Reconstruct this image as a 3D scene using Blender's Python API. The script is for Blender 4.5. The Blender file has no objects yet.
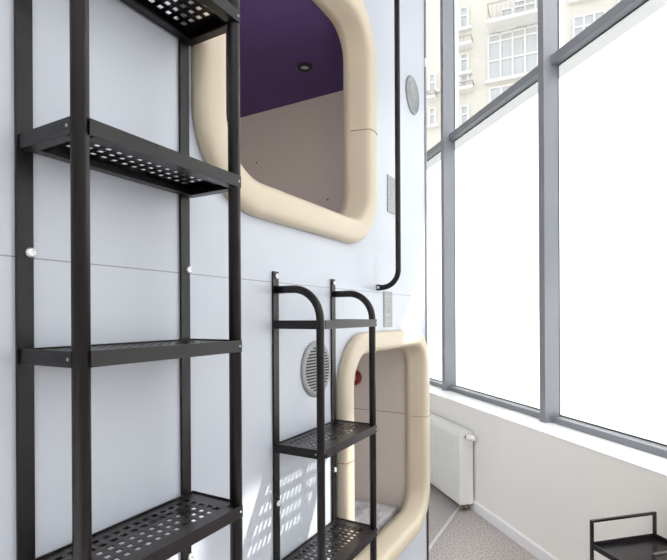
import bpy, bmesh, math, random
from mathutils import Vector, Matrix
random.seed(4)
sc = bpy.context.scene
C = sc.collection
PI = math.pi

# ------------------------------------------------------------------ camera
F = 477.0; HY = 316.0; CX = 333.5; EYE = 1.5
cam = bpy.data.cameras.new('camera'); co = bpy.data.objects.new('camera', cam); C.objects.link(co)
cam.sensor_fit = 'HORIZONTAL'; cam.sensor_width = 36; cam.lens = F / 667 * 36
cam.shift_y = (HY - 280) / 667; cam.clip_start = 0.02; cam.clip_end = 300
co.location = (0, 0, EYE); co.rotation_euler = (PI / 2, math.radians(.3), 0)
sc.camera = co
# ------------------------------------------------------------------ axes of the place
A1 = math.radians(29.2); A2 = math.radians(-14.07)
U = Vector((math.sin(A1), math.cos(A1), 0)); N = Vector((math.cos(A1), -math.sin(A1), 0))   # along / out of the capsule wall
T = Vector((math.sin(A2), math.cos(A2), 0)); W = Vector((math.cos(A2), -math.sin(A2), 0))   # along / through the window wall
Z = Vector((0, 0, 1))
D0 = -0.71
def P(s, d, z): return U * s + N * (D0 + d) + Z * z
def Q(t, w, z): return T * t + W * w + Z * z
# ------------------------------------------------------------------ world, sun, exposure
world = bpy.data.worlds.new('world'); sc.world = world; world.use_nodes = True
wn = world.node_tree.nodes; wl = world.node_tree.links
bg = wn['Background']
geo = wn.new('ShaderNodeTexCoord'); sep = wn.new('ShaderNodeSeparateXYZ'); ramp = wn.new('ShaderNodeValToRGB')
wl.new(geo.outputs['Generated'], sep.inputs[0]); wl.new(sep.outputs['Z'], ramp.inputs[0]); wl.new(ramp.outputs[0], bg.inputs[0])
ramp.color_ramp.elements[0].position = 0.0; ramp.color_ramp.elements[0].color = (1.0, 0.985, 0.97, 1)
ramp.color_ramp.elements[1].position = 0.9; ramp.color_ramp.elements[1].color = (0.78, 0.87, 1.0, 1)
bg.inputs[1].default_value = 3.1
sun = bpy.data.lights.new('sun', 'SUN'); sun.energy = 14.0; sun.angle = math.radians(0.53); sun.color = (1, 0.96, 0.9)
so = bpy.data.objects.new('sun', sun); C.objects.link(so)
SUNV = (U * 1.21 + N * 1.0 + Z * 2.15).normalized()
so.rotation_euler = SUNV.to_track_quat('Z', 'Y').to_euler(); so.location = (6, 4, 9)
vs = sc.view_settings; vs.view_transform = 'Standard'; vs.look = 'None'; vs.exposure = -0.36; vs.gamma = 1; vs.use_curve_mapping = False
sc.cycles.max_bounces = 10; sc.cycles.diffuse_bounces = 6; sc.cycles.transparent_max_bounces = 12
sc.cycles.sample_clamp_indirect = 6

# ------------------------------------------------------------------ materials
def srgb(r, g, b):
    f = lambda c: (c / 255 / 12.92) if c / 255 < .04045 else ((c / 255 + .055) / 1.055) ** 2.4
    return (f(r), f(g), f(b), 1)
def mat(name, col, rough=.5, metal=0., noise=0., nscale=20., bump=0., bscale=60., coat=0., spec=.5):
    m = bpy.data.materials.new(name); m.use_nodes = True
    nt = m.node_tree; b = nt.nodes['Principled BSDF']
    b.inputs['Roughness'].default_value = rough; b.inputs['Metallic'].default_value = metal
    b.inputs['Specular IOR Level'].default_value = spec; b.inputs['Coat Weight'].default_value = coat
    tc = nt.nodes.new('ShaderNodeTexCoord')
    nz = nt.nodes.new('ShaderNodeTexNoise'); nz.inputs['Scale'].default_value = nscale; nz.inputs['Detail'].default_value = 4
    nt.links.new(tc.outputs['Object'], nz.inputs['Vector'])
    mx = nt.nodes.new('ShaderNodeMix'); mx.data_type = 'RGBA'
    mx.inputs['A'].default_value = tuple(c * (1 - noise) for c in col[:3]) + (1,)
    mx.inputs['B'].default_value = tuple(min(1, c * (1 + noise)) for c in col[:3]) + (1,)
    nt.links.new(nz.outputs['Fac'], mx.inputs['Factor']); nt.links.new(mx.outputs['Result'], b.inputs['Base Color'])
    if bump:
        n2 = nt.nodes.new('ShaderNodeTexNoise'); n2.inputs['Scale'].default_value = bscale; n2.inputs['Detail'].default_value = 6
        nt.links.new(tc.outputs['Object'], n2.inputs['Vector'])
        bp = nt.nodes.new('ShaderNodeBump'); bp.inputs['Strength'].default_value = bump; bp.inputs['Distance'].default_value = .002
        nt.links.new(n2.outputs['Fac'], bp.inputs['Height']); nt.links.new(bp.outputs[0], b.inputs['Normal'])
    return m
M = {}
M['black'] = mat('black_powder_coat', srgb(20, 16, 18), .30, 0, .08, 30, .15, 300, spec=.36)
M['black2'] = mat('black_steel', srgb(28, 25, 27), .28, 0, .05, 30)
M['laminate'] = mat('pale_blue_grey_laminate', srgb(198, 204, 215), .32, 0, .015, 3, .03, 12)
M['white'] = mat('white_wall_paint', srgb(243, 240, 236), .7, 0, .015, 6, .08, 80)
M['ceil'] = mat('white_ceiling_paint', srgb(236, 236, 236), .8, 0, .01, 4)
M['trimw'] = mat('white_gloss_trim', srgb(238, 238, 240), .35, 0, .01, 4)
M['cream'] = mat('cream_leather', srgb(209, 197, 176), .42, 0, .02, 6, .12, 180)
M['seam'] = mat('leather_seam', srgb(150, 126, 98), .6)
M['greypanel'] = mat('warm_grey_panel', srgb(214, 205, 197), .5, 0, .03, 4)
M['purple'] = mat('purple_fabric_ceiling', srgb(102, 80, 140), .75, 0, .06, 5)
M['alu'] = mat('blue_grey_window_frame', srgb(128, 131, 138), .38, .15, .03, 8)
M['gasket'] = mat('black_rubber_gasket', srgb(28, 28, 30), .6)
M['cap'] = mat('light_outer_cap', srgb(215, 222, 232), .4)
M['steel'] = mat('brushed_steel', srgb(178, 180, 184), .35, .6, .08, 40)
M['plate'] = mat('grey_plastic_plate', srgb(150, 152, 155), .45, .2, .03, 40)
M['zinc'] = mat('zinc_screw', srgb(235, 235, 238), .25, .5)
M['edge'] = mat('grey_edge_profile', srgb(128, 130, 134), .5)
M['dark'] = mat('dark_recess', srgb(40, 40, 42), .7)
M['red'] = mat('red_plastic', srgb(140, 34, 36), .4)
M['pink'] = mat('pale_pink_plastic', srgb(205, 150, 145), .5)
M['radiator'] = mat('white_enamel', srgb(240, 239, 236), .3, 0, .01, 4)
M['brass'] = mat('nickel_brass_valve', srgb(150, 128, 108), .35, .7)
M['stone'] = mat('outside_pavement', srgb(190, 186, 180), .8, 0, .05, 2)
M['facade'] = mat('cream_render', srgb(191, 187, 179), .9, 0, .04, .6)
M['facadetrim'] = mat('white_facade_trim', srgb(203, 202, 200), .8)
M['outglass'] = mat('far_window_glass', srgb(172, 175, 177), .3, 0, .12, 1.2)
M['outrail'] = mat('far_balcony_iron', srgb(165, 158, 150), .6)
M['strip'] = mat('pale_metal_floor_strip', srgb(205, 203, 200), .45, .2)
# laminate: thin panel joint at z = 1.585
def add_joint(m, z0, half, dark):
    nt = m.node_tree; b = nt.nodes['Principled BSDF']; src = b.inputs['Base Color'].links[0].from_socket
    tc = nt.nodes.new('ShaderNodeTexCoord'); sp = nt.nodes.new('ShaderNodeSeparateXYZ'); nt.links.new(tc.outputs['Object'], sp.inputs[0])
    c = nt.nodes.new('ShaderNodeMath'); c.operation = 'COMPARE'; c.inputs[1].default_value = z0; c.inputs[2].default_value = half
    nt.links.new(sp.outputs['Z'], c.inputs[0])
    mx = nt.nodes.new('ShaderNodeMix'); mx.data_type = 'RGBA'; nt.links.new(c.outputs[0], mx.inputs['Factor'])
    nt.links.new(src, mx.inputs['A']); mx.inputs['B'].default_value = dark; nt.links.new(mx.outputs['Result'], b.inputs['Base Color'])
add_joint(M['laminate'], 1.585, .0011, srgb(150, 154, 160))
add_joint(M['greypanel'], 1.055, .0014, srgb(128, 116, 104))
# carpet: speckled loops
def carpet():
    m = mat('grey_speckled_carpet', srgb(128, 126, 126), .95, 0, 0, 10, .7, 260)
    nt = m.node_tree; b = nt.nodes['Principled BSDF']; tc = nt.nodes.new('ShaderNodeTexCoord')
    v = nt.nodes.new('ShaderNodeTexNoise'); v.inputs['Scale'].default_value = 95; v.inputs['Detail'].default_value = 8; v.inputs['Roughness'].default_value = .8
    nt.links.new(tc.outputs['Object'], v.inputs['Vector'])
    r = nt.nodes.new('ShaderNodeValToRGB'); r.color_ramp.elements[0].position = .38; r.color_ramp.elements[0].color = srgb(92, 88, 88)
    r.color_ramp.elements[1].position = .62; r.color_ramp.elements[1].color = srgb(212, 205, 202)
    nt.links.new(v.outputs['Fac'], r.inputs[0]); nt.links.new(r.outputs[0], b.inputs['Base Color']); return m
M['carpet'] = carpet()
def sheetmat():
    m = mat('grey_marbled_bedding', srgb(190, 188, 190), .8, 0, 0, 10, .5, 25)
    nt = m.node_tree; b = nt.nodes['Principled BSDF']; tc = nt.nodes.new('ShaderNodeTexCoord')
    v = nt.nodes.new('ShaderNodeTexNoise'); v.inputs['Scale'].default_value = 9; v.inputs['Detail'].default_value = 7; v.inputs['Distortion'].default_value = 1.5
    nt.links.new(tc.outputs['Object'], v.inputs['Vector'])
    r = nt.nodes.new('ShaderNodeValToRGB'); r.color_ramp.elements[0].position = .35; r.color_ramp.elements[0].color = srgb(185, 184, 188)
    r.color_ramp.elements[1].position = .65; r.color_ramp.elements[1].color = srgb(235, 234, 236)
    nt.links.new(v.outputs['Fac'], r.inputs[0]); nt.links.new(r.outputs[0], b.inputs['Base Color']); return m
M['sheet'] = sheetmat()
def glassmat():
    m = bpy.data.materials.new('clear_glass'); m.use_nodes = True; nt = m.node_tree; nt.nodes.clear()
    o = nt.nodes.new('ShaderNodeOutputMaterial'); mx = nt.nodes.new('ShaderNodeMixShader'); tr = nt.nodes.new('ShaderNodeBsdfTransparent')
    gl = nt.nodes.new('ShaderNodeBsdfGlossy'); gl.inputs['Roughness'].default_value = .02; tr.inputs[0].default_value = (.96, .97, .965, 1)
    mx.inputs[0].default_value = .06
    nt.links.new(tr.outputs[0], mx.inputs[1]); nt.links.new(gl.outputs[0], mx.inputs[2]); nt.links.new(mx.outputs[0], o.inputs[0]); return m
M['glass'] = glassmat()
def filmmat():
    m = bpy.data.materials.new('frosted_white_film'); m.use_nodes = True; nt = m.node_tree; nt.nodes.clear()
    o = nt.nodes.new('ShaderNodeOutputMaterial'); mx = nt.nodes.new('ShaderNodeMixShader'); tr = nt.nodes.new('ShaderNodeBsdfTranslucent')
    df = nt.nodes.new('ShaderNodeBsdfDiffuse'); tr.inputs[0].default_value = (.95, .96, .97, 1); df.inputs[0].default_value = (.9, .9, .9, 1)
    mx.inputs[0].default_value = .22
    nt.links.new(tr.outputs[0], mx.inputs[1]); nt.links.new(df.outputs[0], mx.inputs[2]); nt.links.new(mx.outputs[0], o.inputs[0]); return m
M['film'] = filmmat()
def fademat():
    m = bpy.data.materials.new('half_frosted_film'); m.use_nodes = True; nt = m.node_tree; nt.nodes.clear()
    o = nt.nodes.new('ShaderNodeOutputMaterial'); mx = nt.nodes.new('ShaderNodeMixShader'); tr = nt.nodes.new('ShaderNodeBsdfTranslucent')
    tp = nt.nodes.new('ShaderNodeBsdfTransparent'); tr.inputs[0].default_value = (.40, .41, .42, 1)
    mx.inputs[0].default_value = .25
    nt.links.new(tr.outputs[0], mx.inputs[1]); nt.links.new(tp.outputs[0], mx.inputs[2]); nt.links.new(mx.outputs[0], o.inputs[0]); return m
M['fade'] = fademat()

# ------------------------------------------------------------------ mesh helpers
def prop(o, label=None, cat=None, group=None, kind=None):
    for k, v in (('label', label), ('category', cat), ('group', group), ('kind', kind)):
        if v: o[k] = v
    return o
def empty(name, loc, **kw):
    o = bpy.data.objects.new(name, None); C.objects.link(o); o.location = loc; o.empty_display_size = .05
    return prop(o, **kw)
def wloc(o):
    v = Vector(o.location)
    while o.parent: o = o.parent; v += Vector(o.location)
    return v
class MB:
    """one mesh made of several shapes, given in place coordinates"""
    def __init__(self): self.bm = bmesh.new()
    def hexa(self, pts):
        v = [self.bm.verts.new(p) for p in pts]
        for f in ((0, 1, 2, 3), (7, 6, 5, 4), (0, 4, 5, 1), (1, 5, 6, 2), (2, 6, 7, 3), (3, 7, 4, 0)):
            self.bm.faces.new([v[i] for i in f])
        return self
    def pbox(self, s0, s1, d0, d1, z0, z1, fn=None):
        fn = fn or P
        return self.hexa([fn(s0, d0, z0), fn(s1, d0, z0), fn(s1, d1, z0), fn(s0, d1, z0), fn(s0, d0, z1), fn(s1, d0, z1), fn(s1, d1, z1), fn(s0, d1, z1)])
    def qbox(self, t0, t1, w0, w1, z0, z1): return self.pbox(t0, t1, w0, w1, z0, z1, Q)
    def tube(self, pts, r, seg=16, cap=True):
        pts = [Vector(p) for p in pts]; rings = []; n = len(pts); up = None
        for i, p in enumerate(pts):
            t = ((pts[i] - pts[i - 1]) if i == n - 1 else (pts[i + 1] - pts[i]) if i == 0 else ((pts[i + 1] - pts[i]).normalized() + (pts[i] - pts[i - 1]).normalized())).normalized()
            if up is None: up = t.orthogonal().normalized()
            else: up = (up - t * up.dot(t)).normalized()
            b = t.cross(up)
            rings.append([self.bm.verts.new(p + (up * math.cos(2 * PI * k / seg) + b * math.sin(2 * PI * k / seg)) * r) for k in range(seg)])
        for a, b in zip(rings, rings[1:]):
            for k in range(seg): self.bm.faces.new((a[k], a[(k + 1) % seg], b[(k + 1) % seg], b[k])).smooth = True
        if cap: self.bm.faces.new(rings[0][::-1]); self.bm.faces.new(rings[-1])
        return self
    def lathe(self, origin, axis, prof, seg=28):
        axis = Vector(axis).normalized(); x = axis.orthogonal().normalized(); y = axis.cross(x); rings = []
        for (r, h) in prof:
            rings.append([self.bm.verts.new(Vector(origin) + axis * h + (x * math.cos(2 * PI * k / seg) + y * math.sin(2 * PI * k / seg)) * max(r, 1e-5)) for k in range(seg)])
        for a, b in zip(rings, rings[1:]):
            for k in range(seg): self.bm.faces.new((a[k], a[(k + 1) % seg], b[(k + 1) % seg], b[k])).smooth = True
        self.bm.faces.new(rings[0][::-1]); self.bm.faces.new(rings[-1])
        return self
    def build(self, name, m, parent=None, origin=None, bevel=0, **kw):
        bm = self.bm
        bmesh.ops.recalc_face_normals(bm, faces=bm.faces)
        if bevel:
            es = [e for e in bm.edges if len(e.link_faces) == 2 and e.calc_face_angle(0) > .6]
            bmesh.ops.bevel(bm, geom=es, offset=bevel, segments=2, profile=.6, affect='EDGES', clamp_overlap=True)
        if origin is None:
            xs = [v.co for v in bm.verts]
            origin = Vector(((min(c.x for c in xs) + max(c.x for c in xs)) / 2, (min(c.y for c in xs) + max(c.y for c in xs)) / 2, min(c.z for c in xs)))
            if kw.get('kind') == 'structure' or m in (M['laminate'], M['greypanel']): origin = Vector((0, 0, 0))
        origin = Vector(origin)
        bmesh.ops.translate(bm, verts=bm.verts, vec=-origin)
        me = bpy.data.meshes.new(name); bm.to_mesh(me); bm.free(); me.materials.append(m)
        o = bpy.data.objects.new(name, me); C.objects.link(o)
        if parent: o.parent = parent; o.location = origin - wloc(parent)
        else: o.location = origin
        return prop(o, **kw)
def arc(c, a, b, r, n=8):
    """quarter circle from c+a*r to c+b*r"""
    return [c + a * (r * math.cos(PI / 2 * k / n)) + b * (r * math.sin(PI / 2 * k / n)) for k in range(n + 1)]
def copy_part(o, parent, delta):
    c = o.copy(); C.objects.link(c); c.parent = parent; c.location = Vector(o.location) + Vector(delta)
    for ch in o.children:
        g = ch.copy(); C.objects.link(g); g.parent = c; g.matrix_parent_inverse = ch.matrix_parent_inverse
    return c
def rrect(s0, s1, z0, z1, r, n=12):
    """rounded rectangle: list of (s, z, outward ns, nz)"""
    out = []
    for cs, cz, a0 in ((s1 - r, z1 - r, 0), (s0 + r, z1 - r, 90), (s0 + r, z0 + r, 180), (s1 - r, z0 + r, 270)):
        for k in range(n + 1):
            a = math.radians(a0 + 90 * k / n); out.append((cs + r * math.cos(a), cz + r * math.sin(a), math.cos(a), math.sin(a)))
    return out

# ================================================================== SETTING
UP = dict(s0=.692, s1=1.550, z0=1.733, z1=2.568, zs=2.135)       # upper capsule opening, outer edge of its cushion
LO = dict(s0=1.284, s1=2.122, z0=.560, z1=1.444, zs=1.048)
RAD = .175; UP['k'] = 1.13; LO['k'] = 1.0; UP['r'] = .195; LO['r'] = .175
S_END = 2.164
# floor, ceiling
MB().qbox(-3.6, 6.6, -4.1, 2.3, -.05, 0).build('floor', M['carpet'], kind='structure')
MB().qbox(-3.6, 6.6, -4.1, 2.3, 5.4, 5.5).build('ceiling', M['ceil'], kind='structure')
sf = MB(); pl_ = [(-4.6, 0), (2.56, 0), (2.94, .72), (2.74, 1.0), (-4.6, 1.0)]
lo_ = [sf.bm.verts.new(P(a, b, 3.25)) for a, b in pl_]; hi_ = [sf.bm.verts.new(P(a, b, 3.32)) for a, b in pl_]
sf.bm.faces.new(lo_); sf.bm.faces.new(hi_[::-1])
for i in range(5): sf.bm.faces.new((lo_[i], lo_[(i + 1) % 5], hi_[(i + 1) % 5], hi_[i]))
sf.build('ceiling_sun_block', M['ceil'], kind='structure')  # unseen slab added to keep direct sun off the upper capsule wall
# capsule wall with two rounded openings
bm = bmesh.new()
def loop(pts):
    vs_ = [bm.verts.new(P(s, 0, z)) for s, z in pts]
    return [bm.edges.new((vs_[i], vs_[(i + 1) % len(vs_)])) for i in range(len(vs_))]
es = loop([(-4.6, 0), (S_END, 0), (S_END, 5.4), (-4.6, 5.4)])
for q in (UP, LO): es += loop([(a[0], a[1]) for a in rrect(q['s0'] + .02, q['s1'] - .02, q['z0'] + .02, q['z1'] - .02, RAD - .02)])
bmesh.ops.triangle_fill(bm, use_beauty=True, use_dissolve=False, edges=es)
r_ = bmesh.ops.extrude_face_region(bm, geom=list(bm.faces))
bmesh.ops.translate(bm, verts=[g for g in r_['geom'] if isinstance(g, bmesh.types.BMVert)], vec=-N * .022)
mb = MB(); mb.bm.free(); mb.bm = bm
mb.build('wall_left', M['laminate'], kind='structure')
MB().pbox(S_END - .022, S_END, -2.1, -.0222, 0, 5.4).build('wall_end', M['laminate'], kind='structure')
# grey edge trim of the wall, in two lengths with a short white clip between
tr = MB().pbox(S_END - .016, S_END + .004, .0003, .004, .98, 2.66).pbox(S_END - .016, S_END + .004, .0003, .004, 2.70, 5.4).build('trim_1', M['edge'], kind='structure')
MB().pbox(S_END - .016, S_END + .004, .0003, .004, 0, .979).build('trim_5', M['dark'], kind='structure')
MB().pbox(S_END - .017, S_END + .005, .0003, .006, 2.66, 2.70).build('trim_2', M['trimw'], kind='structure')
# other walls of the room
MB().qbox(-3.6, -3.5, -4.1, 2.3, 0, 2.2).qbox(-3.6, -3.5, -4.1, 2.3, 5.1, 5.4).build('wall_back', M['white'], kind='structure')
MB().qbox(-3.5, 6.5, -4.1, -4.0, 0, 5.4).build('wall_right', M['white'], kind='structure')
MB().qbox(6.5, 6.6, -4.1, 2.3, 0, 5.4).build('wall_far', M['white'], kind='structure')
wbk = empty('window_9', Q(-3.55, -.9, .6), kind='structure')  # unseen glazing added behind the camera for extra daylight
for k in range(6):
    ww_ = -4.0 + 1.22 * k
    MB().qbox(-3.6, -3.48, ww_, ww_ + .06, 2.2, 5.1).build('mullion', M['alu'], wbk)
    if k < 5: MB().qbox(-3.56, -3.552, ww_ + .06, ww_ + 1.22, 2.2, 5.1).build('pane', M['glass'], wbk)
# window wall
WW = 1.936; TA, TB = -3.5, 6.5
SILL = .785
MB().qbox(TA, TB, WW, 2.30, 0, SILL).build('wall_window', M['white'], kind='structure')
MB().qbox(TA, TB, WW, 2.30, 5.2, 5.4).build('wall_window_head', M['white'], kind='structure')
MB().qbox(TA, TB, WW - .013, WW, 0, .072).qbox(TA, TB, WW - .009, WW, .072, .078).build('baseboard_window', M['trimw'], kind='structure', bevel=.002)
MB().qbox(TA, TB, WW - .002, 2.16, SILL, SILL + .004).build('trim_3', M['trimw'], kind='structure')
MB().pbox(S_END, 4.0, -.268, -.245, 0, .004).build('trim_4', M['strip'], kind='structure')
MB().qbox(TA, -.112, WW, 2.30, SILL + .005, 5.2).build('wall_light_block', M['white'], kind='structure')  # out of view; bays closed off to dim the near capsule wall
# glazing
PITCH = 1.409; MW = .057
t0s = [2.705 + PITCH * k for k in range(-2, 3)]
GLW = 2.227; ZT0, ZT1 = 3.156, 3.214; ZTOP = 5.2
for i, t0 in enumerate(t0s[:-1]):
    root = empty('window_%d' % (i + 1), Q(t0, GLW, SILL), kind='structure')
    a, b = t0 + MW, t0 + PITCH
    MB().qbox(t0, a, 2.110, 2.222, SILL, ZTOP).build('mullion', M['alu'], root, bevel=.004)
    MB().qbox(t0 + .002, a - .002, 2.2225, 2.232, SILL, ZTOP).build('gasket', M['gasket'], root)
    MB().qbox(t0, a, 2.2325, 2.272, SILL, ZTOP).build('outer_cap', M['cap'], root)
    MB().qbox(a, b, 2.158, 2.222, SILL + .004, SILL + .044).build('bottom_rail', M['alu'], root, bevel=.002)
    MB().qbox(a, b, 2.166, 2.222, ZT0, ZT1).build('transom', M['alu'], root, bevel=.002)
    MB().qbox(a, b, 2.2225, 2.230, ZT0 - .004, ZT0 + .01).qbox(a, b, 2.2225, 2.230, SILL + .044, SILL + .052).build('glazing_bead', M['gasket'], root)
    MB().qbox(a, b, 2.158, 2.222, ZTOP - .06, ZTOP).build('top_rail', M['alu'], root)
    MB().qbox(a, b, GLW, GLW + .006, SILL + .0, ZT0 + .03).build('lower_pane', M['glass'], root)
    MB().qbox(a, b, GLW, GLW + .006, ZT0 + .031, ZTOP).build('upper_pane', M['glass'], root)
    MB().qbox(a + .001, b - .001, GLW - .0015, GLW - .0005, SILL + .052, 3.064).build('frosted_film', M['film'], root)
    MB().qbox(a + .001, b - .001, GLW - .0015, GLW - .0005, 3.0645, ZT0 - .005).build('film_fade_band', M['fade'], root)

# long fill lights added out of view above the aisle
def lamp(s):
    r = empty('fill_light', P(s, 1.75, 5.26), label='long unseen fill light added over the aisle, %s' % ('nearest the window' if s > 1.5 else 'behind the camera' if s < 0 else 'middle of the row'), cat='fill light')
    MB().pbox(s - .65, s + .65, 1.66, 1.84, 5.31, 5.39).build('housing', M['trimw'], r)
    l = bpy.data.lights.new('fill_area', 'AREA'); l.shape = 'RECTANGLE'; l.size = 1.25; l.size_y = .16; l.energy = FILL_W; l.color = (1, .95, .89)
    o = bpy.data.objects.new('fill_area', l); C.objects.link(o); o.parent = r; o.location = (0, 0, .045); o.rotation_euler = (0, 0, math.atan2(U.y, U.x))
FILL_W = 105
for s in (-1.2, .6, 2.2): lamp(s)

# ================================================================== CAPSULES
def cushion_profile():
    # (inset towards the opening, d)
    pr = [(.0, .002), (.0005, .012), (.003, .021), (.009, .028), (.018, .032), (.034, .034), (.052, .0335), (.061, .031), (.067, .025), (.071, .015), (.076, -.010), (.081, -.034), (.086, -.058), (.060, -.058), (.03, -.03), (.012, .001)]
    return pr
def capsule(name, q, sL, sR, zf, zc, label):
    root = empty(name, P((q['s0'] + q['s1']) / 2, -.02, zf), label=label, cat='sleeping capsule', group=None)
    # padded surround
    mb = MB(); pr = [(o * q['k'], d) for o, d in cushion_profile()]; path = rrect(q['s0'], q['s1'], q['z0'], q['z1'], q['r'], 16)
    # add points on the straight sides
    dense = []
    for i, a in enumerate(path):
        b = path[(i + 1) % len(path)]; dense.append(a)
        L = math.hypot(a[0] - b[0], a[1] - b[1])
        if L > .1:
            for k in range(1, 8):
                f = k / 8; dense.append(tuple(a[j] * (1 - f) + b[j] * f for j in range(4)))
    rings = [[mb.bm.verts.new(P(s - ns * o, d, z - nz * o)) for o, d in pr] for s, z, ns, nz in dense]
    for i in range(len(rings)):
        a, b = rings[i], rings[(i + 1) % len(rings)]
        for k in range(len(pr)): mb.bm.faces.new((a[k], a[(k + 1) % len(pr)], b[(k + 1) % len(pr)], b[k])).smooth = True
    sur = mb.build('padded_surround', M['cream'], root)
    zs = q['zs']
    for sx, dr in ((q['s1'], 1), (q['s0'], -1)):
        pts = [P(sx - dr * o, d, zs) for o, d in pr[:12]]
        off = [P(sx - dr * (o - .0004), d + .0004, zs) for o, d in pr[:12]]
        MB().tube(off, .0016, 6).build('seam', M['seam'], sur)
    # shell
    MB().pbox(sR, sR + .02, -2.05, -.061, zf, zc).build('side_panel', M['greypanel'], root)
    MB().pbox(sL - .02, sL, -2.05, -.061, zf, zc).build('side_panel', M['greypanel'], root)
    MB().pbox(sL - .02, sR + .02, -2.07, -2.05, zf, zc).build('back_panel', M['greypanel'], root)
    MB().pbox(sL - .02, sR + .02, -2.07, -.061, zf - .02, zf).build('floor_panel', M['greypanel'], root)
    cl = MB().pbox(sL - .02, sR + .02, -2.07, -.061, zc, zc + .02).build('ceiling_panel', M['purple'], root, label='purple ceiling panel')
    return root, cl
up, upc = capsule('sleeping_capsule', UP, .25, 1.85, 1.735, 2.49, 'upper sleeping capsule with cream padded opening and purple ceiling inside')
lo, loc_ = capsule('sleeping_capsule', LO, .80, 2.05, .50, 1.50, 'lower sleeping capsule with cream padded opening showing grey bedding inside')
def pod_fill(root, s, zc, w):  # hidden light bar added to brighten the capsule interior
    b = MB().pbox(s, s + .03, -1.25, -.45, zc - .10, zc - .06).build('pod_fill_bar', M['trimw'], root)
    l = bpy.data.lights.new('pod_fill_glow', 'AREA'); l.shape = 'RECTANGLE'; l.size = .78; l.size_y = .035; l.energy = w; l.color = (1, .93, .84)
    o = bpy.data.objects.new('pod_fill_glow', l); C.objects.link(o); o.parent = b
    o.location = P(s + .032, -.85, zc - .08) - wloc(b)
    zz = -U; xx = N; yy = zz.cross(xx); o.rotation_euler = Matrix((xx, yy, zz)).transposed().to_euler()
pod_fill(up, .25, 2.49, 5); pod_fill(lo, .80, 1.50, 3.2)
# downlight on the purple ceiling
dc = P(1.596, -.307, 2.49)
dl = MB().lathe(dc, -Z, [(.030, 0), (.030, .004), (.026, .009), (.018, .009), (.018, .003)]).build('downlight', M['dark'], upc, label='small round downlight with black ring')
MB().lathe(dc, -Z, [(.0175, .001), (.0175, .007), (.001, .008)]).build('lens', M['zinc'], dl)
for (s_, d_, z_) in ((1.85, -.75, 2.25), (1.85, -.35, 2.02)):
    MB().lathe(P(s_, d_, z_), -U, [(.004, 0), (.004, .002), (.001, .003)], 12).build('screw', M['dark'], up)
# lower bedding
mb = MB().pbox(.83, 2.045, -2.0, -.10, .503, .629)
mt = mb.build('mattress', M['sheet'], bevel=.015, label='grey marbled mattress lying in the lower sleeping capsule', cat='mattress')
# red round fitting on the side panel
rc = P(2.0492, -.322, 1.206)
rf = empty('emergency_button', rc, label='small red round button with pale centre, inside the lower capsule', cat='button')
MB().lathe(rc, -U, [(.038, 0), (.038, .012), (.034, .020), (.023, .020), (.021, .010)], 32).build('red_ring', M['red'], rf)
MB().lathe(rc, -U, [(.0205, 0), (.0205, .012), (.016, .017), (.001, .019)], 32).build('push_cap', M['pink'], rf)

# ================================================================== LADDERS
STRIP_T = .005
def screw(s, d, z, parent, m=None):
    q = P(s, d, z)
    mb = MB().lathe(q, N, [(.0065, 0), (.0072, .0012), (.0072, .0025), (.0055, .0045), (.003, .005), (.0028, .0035)], 16)
    return mb.build('screw', M['zinc'], parent, origin=q)
def make_step(root, sa, sb, dback, dtube, rt, z, bolt=True):
    """perforated tray between posts whose centres stand at sa, sb; z = top"""
    H = .0215; th = .0025; dF = dtube + rt + .0005
    s0, s1 = sa - rt - .0008, sb + rt + .0008
    mb = MB()
    mb.pbox(s0, s0 + th, dback, dtube - rt * .15, z - H, z)                       # left side bar
    mb.pbox(s1 - th, s1, dback, dtube - rt * .15, z - H, z)                       # right side bar
    mb.pbox(sa + rt * .35, sb + rt * .2, dF, dF + th, z - H, z)                 # front bar, over the right post
    mb.pbox(s0 + th, s1 - th, dback, dback + th, z - H, z)                       # back bar
    il, ir = sa + rt * 1.05, sb - rt * 1.05
    mb.pbox(il, ir, dF - .018, dF, z - H, z - H + th)                            # bottom returns
    mb.pbox(s0 + th, s1 - th, dback + th, dback + .018, z - H, z - H + th)
    for a, b in ((s0 + th, s0 + .018), (s1 - .018, s1 - th)): mb.pbox(a, b, dback + .018, dtube - rt * 1.05, z - H, z - H + th)
    st = mb.build('step', M['black'], root, bevel=.0006)
    # perforated plate: staggered rows of slots, really cut through
    zt, zb = z - .003, z - .0045
    pl = MB(); a0, a1 = s0 + th, s1 - th; b0, b1 = dback + th, dtube - rt * .95
    rows = 5; pitch = .0186; hs = .0098; nc = 14; cs = (a0 + a1) / 2 - pitch * (nc - 1) / 2; y = b0 + .0165
    pl.pbox(a0, a1, b0, y, zb, zt)
    for r in range(rows):
        ya = y + r * pitch; yb = ya + hs; x = a0
        for c in range(nc):
            h0 = cs + c * pitch - hs / 2; pl.pbox(x, h0, ya, yb, zb, zt); x = h0 + hs
        pl.pbox(x, a1, ya, yb, zb, zt)
        pl.pbox(a0, a1, yb, ya + pitch if r < rows - 1 else b1, zb, zt)
    pl.pbox(il, ir, b1, dF, zb, zt)                                              # lip running forward between the posts
    pl.build('tread_plate', M['black'], st)
    if bolt:
        for s_, d_, ax in ((sb - .004, dF + th, N), (s0, dtube - rt * .8, -U)):
            MB().lathe(P(s_, d_, z - H / 2), ax, [(.0022, 0), (.0022, .0008), (.001, .0012)], 10).build('bolt', M['steel'], st)
    return st
def steps(root, first, zs, z0):
    for z in zs: copy_part(first, root, (0, 0, z - z0))

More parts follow.
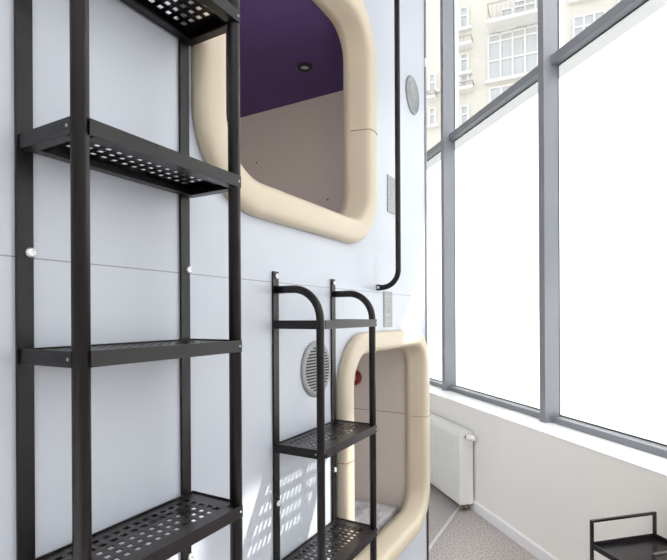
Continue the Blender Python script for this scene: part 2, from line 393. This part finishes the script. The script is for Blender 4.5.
# --- tall ladder on the left
TR = .0113
sa, sb, dt = .3775, .6745, .1265
big = empty('capsule_ladder', P((sa + sb) / 2, .06, 0), label='tall black metal ladder nearest the camera, running out of the top of the picture', cat='ladder')
for s_ in (sa, sb):
    r_ = MB().pbox(s_ - .0150, s_ + .0080, .0008, STRIP_T + .0008, 0, 2.95).build('wall_bar', M['black'], big, bevel=.0007)
    for z in (1.592, 1.028, 2.2): screw(s_ + (.003 if s_ == sa else .004), STRIP_T + .0008, z, r_)
    MB().tube([P(s_, dt, 0), P(s_, dt, 2.82)] + arc(P(s_, dt - .07, 2.82), N, Z, .07)[1:] + [P(s_, .006, 2.89)], TR, 24).build('front_post', M['black'], big)
st = make_step(big, sa, sb, .0065, dt, TR, 1.457)
steps(big, st, (.257, .557, .857, 1.157, 1.7555, 2.055, 2.355, 2.655), 1.457)
# --- low ladder
TR2 = .0098
sa, sb, dt = .968, 1.262, .133
sm = empty('capsule_ladder', P((sa + sb) / 2, .06, 0), label='low black metal ladder with two curved tops beside the lower capsule', cat='ladder')
for s_ in (sa, sb):
    r_ = MB().pbox(s_ - .0115, s_ + .0115, .0008, STRIP_T + .0008, 0, 1.612).build('wall_bar', M['black'], sm, bevel=.0007)
    for z in (1.600, 1.033): screw(s_ + .002, STRIP_T + .0008, z, r_)
    Rb = .075; zt = 1.566
    MB().tube([P(s_, .006, zt), P(s_, dt - Rb, zt)] + arc(P(s_, dt - Rb, zt - Rb), Z, N, Rb, 12)[1:] + [P(s_, dt, 0)], TR2, 24).build('front_post', M['black'], sm)
st = make_step(sm, sa, sb, .0065, dt, TR2, 1.185)
steps(sm, st, (.887, .587, .287), 1.185)
H = .021; th = .0025
mb = MB().pbox(sa - TR2 - .0008, sa - TR2 + .0017, .0065, dt - TR2 * .15, 1.469, 1.490).pbox(sb + TR2 - .0017, sb + TR2 + .0008, .0065, dt - TR2 * .15, 1.469, 1.490)
mb.pbox(sa + TR2 * .35, sb + TR2 * .6, dt + TR2, dt + TR2 + th, 1.469, 1.490)
cb = mb.build('top_crossbar', M['black'], sm, bevel=.0006)
MB().lathe(P(sb, dt + TR2 + th, 1.4795), N, [(.0028, 0), (.0028, .0012), (.001, .002)], 10).build('bolt', M['steel'], cb)
# --- grab rail of the upper capsule
s_, dd, R_ = 1.602, .081, .062
gr = empty('grab_rail', P(s_, 0, 1.6), label='black bent grab rail on the wall right of the upper capsule', cat='grab rail')
ze = 1.603
MB().tube([P(s_, .012, ze), P(s_, dd - R_, ze)] + [P(s_, dd - R_, ze + R_) - Z * (R_ * math.cos(PI / 2 * k / 12)) + N * (R_ * math.sin(PI / 2 * k / 12)) for k in range(1, 13)] + [P(s_, dd, 2.95)] + arc(P(s_, dd - R_, 2.95), N, Z, R_, 8)[1:] + [P(s_, .002, 3.012)], .0098, 20).build('rail_tube', M['black'], gr)
ft = MB().pbox(s_ - .012, s_ + .012, .0008, .014, ze - .0105, ze + .0105).build('mounting_foot', M['black'], gr, bevel=.001)
MB().lathe(P(s_ - .012, .0075, ze), -U, [(.005, 0), (.0055, .001), (.004, .003), (.001, .0032)], 14).build('screw', M['zinc'], ft)

# ================================================================== WALL FITTINGS
def grille(name, s, z, R, label, cat, slots):
    root = empty(name, P(s, 0, z), label=label, cat=cat)
    if slots:
        MB().lathe(P(s, .0006, z), N, [(R, 0), (R, .003), (R - .004, .006), (R - .012, .0065), (.001, .0065)], 48).build('disc', M['plate'], root)
        mb = MB(); n = 15
        for i in range(n):
            zz = z - R * .74 + R * 1.48 * i / (n - 1); h = math.sqrt(max(0, (R * .80) ** 2 - (zz - z) ** 2))
            for x0, x1 in ((-h, -.006), (.006, h)):
                if x1 - x0 > .008: mb.pbox(s + x0, s + x1, .0068, .0074, zz - .0024, zz + .0024)
        mb.build('slots', M['dark'], root)
        for a in (45, 135, 225, 315):
            MB().lathe(P(s + R * .88 * math.cos(math.radians(a)), .0065, z + R * .88 * math.sin(math.radians(a))), N, [(.004, 0), (.004, .001), (.001, .002)], 10).build('screw', M['zinc'], root)
    else:
        MB().lathe(P(s, .0006, z), N, [(R, 0), (R, .004), (R - .003, .007), (R - .009, .007), (R - .010, .005), (.001, .006)], 48).build('rim', M['plate'], root)
        mb = MB()
        for k in range(1, 5):
            r = R * .17 * k
            for j in range(5 * k):
                a = 2 * PI * j / (5 * k); mb.pbox(s + r * math.cos(a) - .0022, s + r * math.cos(a) + .0022, .0062, .0068, z + r * math.sin(a) - .0035, z + r * math.sin(a) + .0035)
        mb.build('holes', M['steel'], root)
grille('ventilation_grille', 1.165, 1.350, .080, 'round slotted grey air grille on the wall behind the low ladder', 'vent', True)
grille('wall_speaker', 1.979, 2.457, .080, 'oval-looking round grey speaker cover high on the wall beside the upper window glass', 'speaker', False)
def plate(s, z0, z1, label, group, keys):
    root = empty('control_panel', P(s, 0, z0), label=label, cat='control panel')
    w = .040
    MB().pbox(s - w, s + w, .0006, .0035, z0, z1).build('plate', M['plate'], root, bevel=.001)
    mb = MB(); zc = (z0 + z1) / 2
    for i, (a, b) in enumerate(keys): mb.lathe(P(s + a, .0035, zc + b), N, [(.0042, 0), (.0042, .0012), (.001, .0016)], 12)
    mb.build('keys', M['zinc'], root)
    for zz in (z1 - .019, z0 + .02): MB().pbox(s - w * .7, s + w * .7, .0036, .004, zz, zz + .0015).build('score_line', M['steel'], root)
plate(1.695, 1.457, 1.592, 'narrow grey control panel with pale dots below the end of the bent rail', None,
      ((.018, .012), (.018, -.018), (-.012, -.006), (-.014, .018), (.002, .004), (-.016, -.024)))
plate(1.735, 1.900, 2.042, 'pale grey control panel half hidden behind the grab rail, right of the upper capsule', None,
      ((-.018, .012), (-.018, -.018), (-.004, .002), (.012, -.012)))

# ================================================================== RADIATOR
t1 = T.dot(Vector((1.084, 3.64, 0))) + .02          # near end
t2 = t1 + 1.3
wf = WW - .128; wb = WW - .016; z0, z1 = .055, .605
rd = empty('radiator', Q((t1 + t2) / 2, WW - .08, 0), label='white panel radiator under the window by the end of the capsule wall', cat='radiator')
mb = MB(); mb.qbox(t1 + .012, t2, wf, wf + .012, z0, z1)
n = int((t2 - t1 - .05) / .0333)
for i in range(n):
    a = t1 + .035 + i * .0333; mb.qbox(a, a + .020, wf - .0055, wf, z0 + .03, z1 - .03)
mb.build('front_panel', M['radiator'], rd, bevel=.0022)
MB().qbox(t1 + .012, t2, wb - .012, wb, z0 + .01, z1 - .01).build('rear_panel', M['radiator'], rd)
MB().qbox(t1, t1 + .010, wf - .002, wb, z0, z1 + .001).build('side_cover', M['radiator'], rd, bevel=.003)
mb = MB().qbox(t1 + .011, t2, wf, wf + .01, z1 + .0005, z1 + .006).qbox(t1 + .011, t2, wb - .01, wb, z1 + .0005, z1 + .006)
for i in range(60): mb.qbox(t1 + .015 + i * .021, t1 + .024 + i * .021, wf + .01, wb - .01, z1 + .001, z1 + .005)
mb.build('top_grille', M['radiator'], rd)
kc = Q(t1, wf + .050, z1 - .034); KA = (W * .55 - T).normalized()
vb = MB().lathe(kc, KA, [(.013, 0), (.013, .016)], 16).build('valve_body', M['brass'], rd)
MB().lathe(kc + KA * .014, KA, [(.017, 0), (.021, .004), (.023, .018), (.021, .056), (.016, .068), (.004, .072)], 24).build('thermostat_knob', M['radiator'], vb)
mb = MB()
for dw in (.035, .075):
    mb.tube([Q(t1 + .028, wf + dw, z0 + .002), Q(t1 + .028, wf + dw, .0)], .008, 12)
    mb.lathe(Q(t1 + .028, wf + dw, z0 - .040), Z, [(.013, 0), (.016, .004), (.016, .020), (.012, .026)], 12)
mb.tube([Q(t1 + .028, wf + .035, z0 - .02), Q(t1 + .028, wf + .075, z0 - .02)], .007, 10)
mb.tube([Q(t1 + .028, wf + .05, z0 - .02), Q(t1 - .012, wf + .05, z0 - .02)], .009, 10)
mb.build('pipe_connection', M['brass'], rd)
for tt in (t1 + .15, t2 - .15): MB().qbox(tt, tt + .03, wb, WW - .0005, z0 + .02, z1 - .05).build('bracket', M['radiator'], rd)

# ================================================================== TRAY TABLE
pa = Vector((1.102, 2.044, 0)); ta, wa = T.dot(pa), W.dot(pa)        # far post away from the wall
wq = wa + .334; tq = ta - .30; hz = .620; rz = .523; g = .0058
tb = empty('tray_table', Q((ta + tq) / 2, (wa + wq) / 2, 0), label='small black metal tray table with raised handles in front of the window wall', cat='side table')
for tt in (ta, tq):
    for ww_ in (wa, wq): MB().qbox(tt - g, tt + g, ww_ - g, ww_ + g, 0.006, hz - .011).build('leg', M['black2'], tb, bevel=.001)
    MB().qbox(tt - g, tt + g, wa - g, wq + g, hz - .0108, hz).build('handle_bar', M['black2'], tb, bevel=.001)
def tray(z, dep):
    mb = MB(); r = .0025
    mb.qbox(tq + g, ta - g, wa - g, wa - g + r * 2, z - dep, z).qbox(tq + g, ta - g, wq + g - 2 * r, wq + g, z - dep, z)
    mb.qbox(tq - g + .001, tq - g + .005, wa + g, wq - g, z - dep, z).qbox(ta + g - .005, ta + g - .001, wa + g, wq - g, z - dep, z)
    mb.qbox(tq - .001, ta + .001, wa, wq, z - dep, z - dep + .003)
    return mb
tray(rz, .022).build('tray', M['black2'], tb); tray(.16, .022).build('lower_tray', M['black2'], tb)
for tt in (ta, tq):
    for ww_ in (wa, wq): MB().lathe(Q(tt, ww_, 0), Z, [(.008, 0), (.008, .006)], 12).build('foot', M['gasket'], tb)

# ================================================================== OUTSIDE
MB().qbox(-40, 60, 2.301, 60, -4.1, -4.0).build('ground_outside', M['stone'], kind='structure')
fd = Vector((-.919, .394, 0)); fn = Vector((-.394, -.919, 0))
FP = Vector((6.98, 20, 0))
def FB(x, y):                       # pixel ray meets facade plane -> (a along, z)
    r = Vector(((x - CX) / F, 1, (HY - y) / F)); k = FP.dot(fn) / r.dot(fn); p = r * k
    return (p - FP).dot(fd), p.z + EYE
def R3(a, o, z): return FP + fd * a + fn * o + Z * z
bl = empty('apartment_building', R3(0, -2, -4), label='pale cream apartment building with balconies seen through the upper window glass', cat='building')
# wall slab
MB().pbox(-22, 5.2, -6, 0, -4, 17.5, R3).build('facade_wall', M['facade'], bl)
MB().pbox(5.2, 16, -7, -1.2, -4, 15.2, R3).build('side_wing', M['facade'], bl)
def bwin(x0, x1, y0, y1, cols, rows, off=0., m='facadetrim'):
    a1, zt = FB(x0, y0); a0, _ = FB(x1, y0); _, zb = FB(x0, y1)
    if a0 > a1: a0, a1 = a1, a0
    fr = MB(); w = .07
    cs = [a0 + (a1 - a0) * i / cols for i in range(cols + 1)]; rs = [zb + (zt - zb) * r for r in rows]
    for c in cs: fr.pbox(c - w / 2, c + w / 2, off + .0, off + .10, zb, zt, R3)
    for c0, c1 in zip(cs, cs[1:]):
        for r in rs: fr.pbox(c0 + w / 2, c1 - w / 2, off + .0, off + .09, r - w / 2, r + w / 2, R3)
    f = fr.build('window', M[m], bl)
    MB().pbox(a0, a1, off + .0, off + .03, zb, zt, R3).build('pane', M['outglass'], f)
    MB().pbox(a0 - .15, a1 + .15, off + .0, off + .22, zb - .16, zb - .04, R3).build('sill', M['facadetrim'], f)
    return a0, a1, zb, zt
def balcony(x0, x1, y0, y1, out=.9):
    a1, zt = FB(x0, y0); _, zb = FB(x0, y1); a0, _ = FB(x1, y0)
    mb = MB().pbox(a0, a1, 0, out, zb - .12, zb, R3)
    b = mb.build('balcony', M['facadetrim'], bl)
    r = MB().pbox(a0, a1, out - .04, out, zt - .05, zt, R3)
    n = max(4, int((a1 - a0) / .16))
    for i in range(n + 1):
        a = a0 + (a1 - a0) * i / n; r.pbox(a - .012, a + .012, out - .03, out - .01, zb, zt - .05, R3)
    for a in (a0, a1): r.pbox(a - .02, a + .02, 0, out, zt - .05, zt, R3)
    r.build('railing', M['outrail'], b)
bwin(490, 539, 38, 82, 4, (0, .42, .84, 1))
bwin(503, 514, 12, 30, 1, (0, 1)); bwin(516, 537, 4, 26, 2, (0, .75, 1))
balcony(491, 540, 17, 33)
bwin(491, 538, 90, 118, 4, (0, .5, 1)); bwin(462, 469.5, 56, 74, 1, (0, .7, 1)); bwin(462, 469.5, 77, 90, 1, (0, .5, 1))
balcony(459, 474, 44, 50, .5); balcony(459, 475, 88, 93, .5)
bwin(575, 606, 20, 46, 3, (0, .6, 1)); bwin(575, 606, -28, 2, 3, (0, .6, 1)); bwin(620, 650, -6, 24, 3, (0, .6, 1))
bwin(431, 437, 76, 92, 1, (0, .5, 1)); balcony(430, 438, 96, 101, .5)
bwin(462, 469.5, 108, 128, 1, (0, .6, 1)); bwin(430.5, 436.5, 110, 126, 1, (0, .6, 1))
bwin(462, 469.5, 10, 30, 1, (0, .6, 1))
